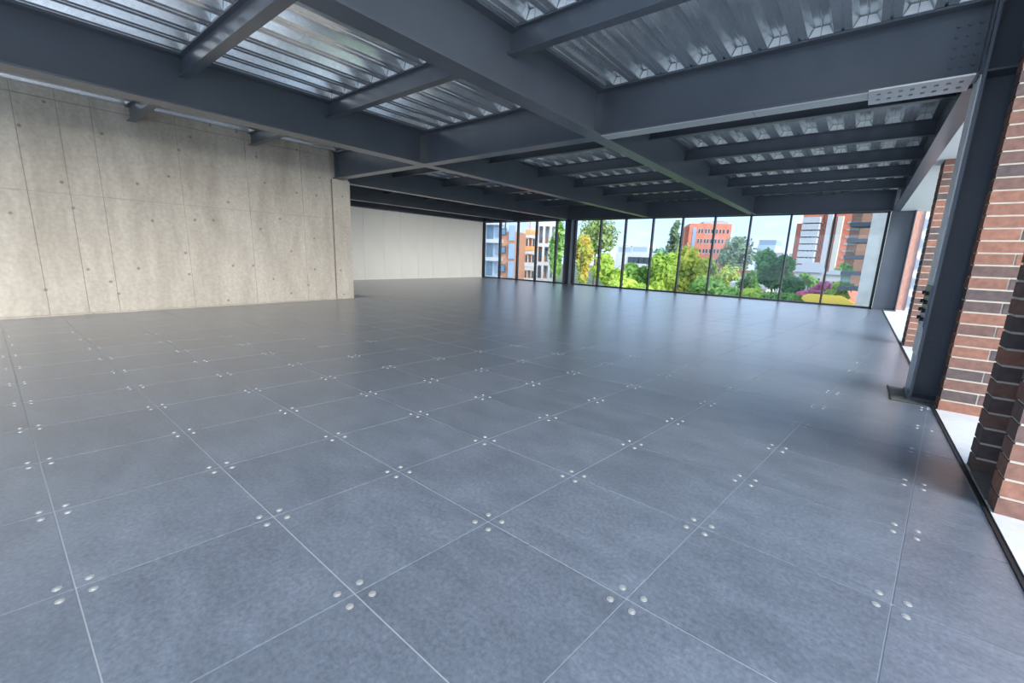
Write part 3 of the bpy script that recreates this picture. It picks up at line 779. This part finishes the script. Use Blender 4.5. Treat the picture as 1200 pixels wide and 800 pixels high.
# trees
M['bark'] = simple('bark', (0.16, 0.12, 0.09), 0.9)
LEAF = {
 'orange': mat_leaf('amber_leaves', (0.850, 0.546, 0.125), (0.508, 0.585, 0.125)),
 'olive': mat_leaf('olive_leaves', (0.288, 0.390, 0.148), (0.486, 0.588, 0.231)),
 'green': mat_leaf('green_leaves', (0.179, 0.370, 0.089), (0.433, 0.663, 0.165)),
 'lime': mat_leaf('lime_leaves', (0.430, 0.634, 0.111), (0.733, 0.835, 0.172)),
 'yellow': mat_leaf('yellow_green_leaves', (0.643, 0.643, 0.120), (0.374, 0.552, 0.118)),
 'dark': mat_leaf('deep_green_leaves', (0.066, 0.232, 0.072), (0.197, 0.439, 0.133)),
 'grey': mat_leaf('grey_green_leaves', (0.234, 0.324, 0.196), (0.406, 0.508, 0.304), 0.4),
 'far': mat_leaf('hazy_green_leaves', (0.231, 0.461, 0.308), (0.333, 0.588, 0.384), 0.2),
 'pink': mat_leaf('magenta_blossom', (0.846, 0.144, 0.387), (0.850, 0.388, 0.618), 1.5),
}
def tree(name, label, px, py, rx, ry, D, leaf, n=1500, size=0.30, blobs=9, group='trees and shrubs outside the window wall', seed=0, shape='round', cat='tree', fill=1.0):
    rnd = random.Random(seed*131+int(px*7+py))
    c = at_range(px, py, D)
    depth = (c-EYE).dot(FWD); k = depth/F_PX
    RX, RZ = rx*k, ry*k
    e = tag(empty(name, (c.x, c.y, GZ)), label, cat, group)
    zc = c.z-GZ
    tb = MB(); rt = max(0.09, RX*0.07)
    tb.add([(rt*math.cos(a*math.pi/3), rt*math.sin(a*math.pi/3), 0) for a in range(6)]+[(rt*0.5*math.cos(a*math.pi/3), rt*0.5*math.sin(a*math.pi/3), zc+RZ*0.4) for a in range(6)],
           [(a, (a+1) % 6, 6+(a+1) % 6, 6+a) for a in range(6)]+[(6, 7, 8, 9, 10, 11)])
    for q in range(4):
        an = q*1.6+rnd.random(); s0 = Vector((0, 0, zc-RZ*0.5)); s1 = Vector((RX*0.65*math.cos(an), RX*0.65*math.sin(an), zc+RZ*rnd.uniform(0, 0.5)))
        w = Vector((rt*0.35, 0, 0)); w2 = Vector((0, rt*0.35, 0))
        tb.add([s0-w, s0+w, s0+w2, s1-w*0.4, s1+w*0.4, s1+w2*0.4], [(0, 1, 4, 3), (1, 2, 5, 4), (2, 0, 3, 5)])
    tb.obj('trunk', M['bark'], e, local=True)
    B = []
    for q in range(blobs):
        if shape == 'cone':
            t = (q+0.5)/blobs; r = (1-t)*0.9+0.08
            B.append((Vector((rnd.uniform(-.1, .1)*RX, rnd.uniform(-.1, .1)*RX, zc-RZ+2*RZ*t)), RX*r, RZ*1.3/blobs+RX*0.1))
        else:
            an = rnd.uniform(0, 6.283); rr = math.sqrt(rnd.random())*0.62; zz = rnd.uniform(-0.62, 0.66)
            rr *= math.sqrt(max(0.1, 1-zz*zz))
            s = rnd.uniform(0.34, 0.52)
            B.append((Vector((RX*rr*math.cos(an), RX*rr*math.sin(an), zc+RZ*zz)), RX*s, RZ*s))
    lf = MB()
    for q in range(n):
        bc, br, bz = B[q % len(B)]
        d = Vector((rnd.gauss(0, 1), rnd.gauss(0, 1), rnd.gauss(0, 1))).normalized(); rad = (rnd.random()**0.4)
        p = bc+Vector((d.x*br*rad, d.y*br*rad, d.z*bz*rad))
        nrm = (d+Vector((rnd.gauss(0, .6), rnd.gauss(0, .6), rnd.gauss(0, .6)+0.4))).normalized()
        t1 = nrm.orthogonal().normalized(); t2 = nrm.cross(t1); a = rnd.uniform(0, 6.283)
        u = (t1*math.cos(a)+t2*math.sin(a))*size*rnd.uniform(0.6, 1.3); v = (t2*math.cos(a)-t1*math.sin(a))*size*rnd.uniform(0.35, 0.7)
        lf.add([p-u, p-v*0.9, p+u, p+v*0.9], [(0, 1, 2, 3)])
    lf.obj('foliage', LEAF[leaf], e, local=True)
    return e
tree('tree', 'tall airy tree with open crown right of the far column', 699, 276, 26, 24, 44, 'olive', 1100, 0.28, 14, seed=1)
tree('tree', 'amber leaved tree hugging the far column', 681, 306, 15, 30, 34, 'orange', 1500, 0.26, seed=2)
tree('tree', 'slim green tree seen just left of the far column', 653, 290, 9, 40, 30, 'green', 900, 0.24, seed=3)
tree('tree', 'dense light green tree below the airy tree', 712, 318, 22, 24, 36, 'lime', 1900, 0.28, seed=4)
tree('tree', 'mid green bushy tree in front of the low white building', 745, 326, 26, 20, 40, 'green', 1900, 0.28, seed=5)
tree('tree', 'hazy domed tree far behind the low white building', 764, 297, 19, 14, 128, 'far', 1500, 0.6, seed=6)
tree('conifer', 'pointed dark conifer rising left of the orange tower', 788, 297, 20, 35, 60, 'grey', 1600, 0.34, 12, seed=7, shape='cone')
tree('tree', 'large yellow green tree in front of the orange tower', 812, 320, 34, 34, 44, 'yellow', 3400, 0.30, 14, seed=8)
tree('tree', 'lime green tree left of the large yellow green tree', 775, 325, 22, 28, 38, 'lime', 2200, 0.28, seed=9)
tree('tree', 'yellowish feathery tree right of the large yellow green tree', 848, 328, 24, 24, 72, 'yellow', 1900, 0.30, seed=10)
tree('tree', 'wide grey green tree behind the window right of the orange tower', 868, 300, 27, 22, 118, 'grey', 2600, 0.5, 12, seed=11)
tree('tree', 'round deep green tree in front of the pale office block', 908, 317, 23, 23, 50, 'dark', 3200, 0.32, 12, seed=12)
tree('shrub', 'green shrub left of the round deep green tree', 880, 330, 15, 12, 56, 'green', 1100, 0.28, seed=13, cat='shrub')
tree('shrub', 'lime shrub beneath the white roofed shed', 882, 347, 24, 10, 40, 'lime', 1500, 0.24, seed=14, cat='shrub')
tree('shrub', 'dark green shrub right of the round deep green tree', 930, 338, 14, 13, 46, 'dark', 1200, 0.24, seed=15, cat='shrub')
tree('shrub', 'light green shrub before the white hipped roof house', 948, 328, 11, 8, 58, 'green', 900, 0.26, seed=16, cat='shrub')
tree('shrub', 'magenta flowering shrub above the yellow canopy', 958, 340, 14, 11, 47, 'pink', 1500, 0.22, seed=17, cat='shrub')
tree('shrub', 'small pink flowering shrub left of the magenta one', 941, 346, 9, 6, 42, 'pink', 700, 0.18, seed=18, cat='shrub')
tree('shrub', 'bright lime bush beside the brown brick building', 984, 341, 15, 10, 46, 'lime', 1300, 0.24, seed=19, cat='shrub')
tree('shrub', 'green hedge bush below the window sill, left of the yellow canopy', 915, 351, 26, 8, 38, 'green', 1500, 0.22, seed=20, cat='shrub')
tree('tree', 'small green tree on the slope below the red and white tower', 990, 314, 10, 6, 78, 'green', 900, 0.34, seed=21)
tree('tree', 'green treetops low behind the large yellow green tree', 838, 338, 30, 14, 36, 'green', 1700, 0.26, seed=22)
tree('tree', 'green tree filling the gap under the lime green tree', 735, 338, 30, 12, 32, 'lime', 1500, 0.24, seed=23)
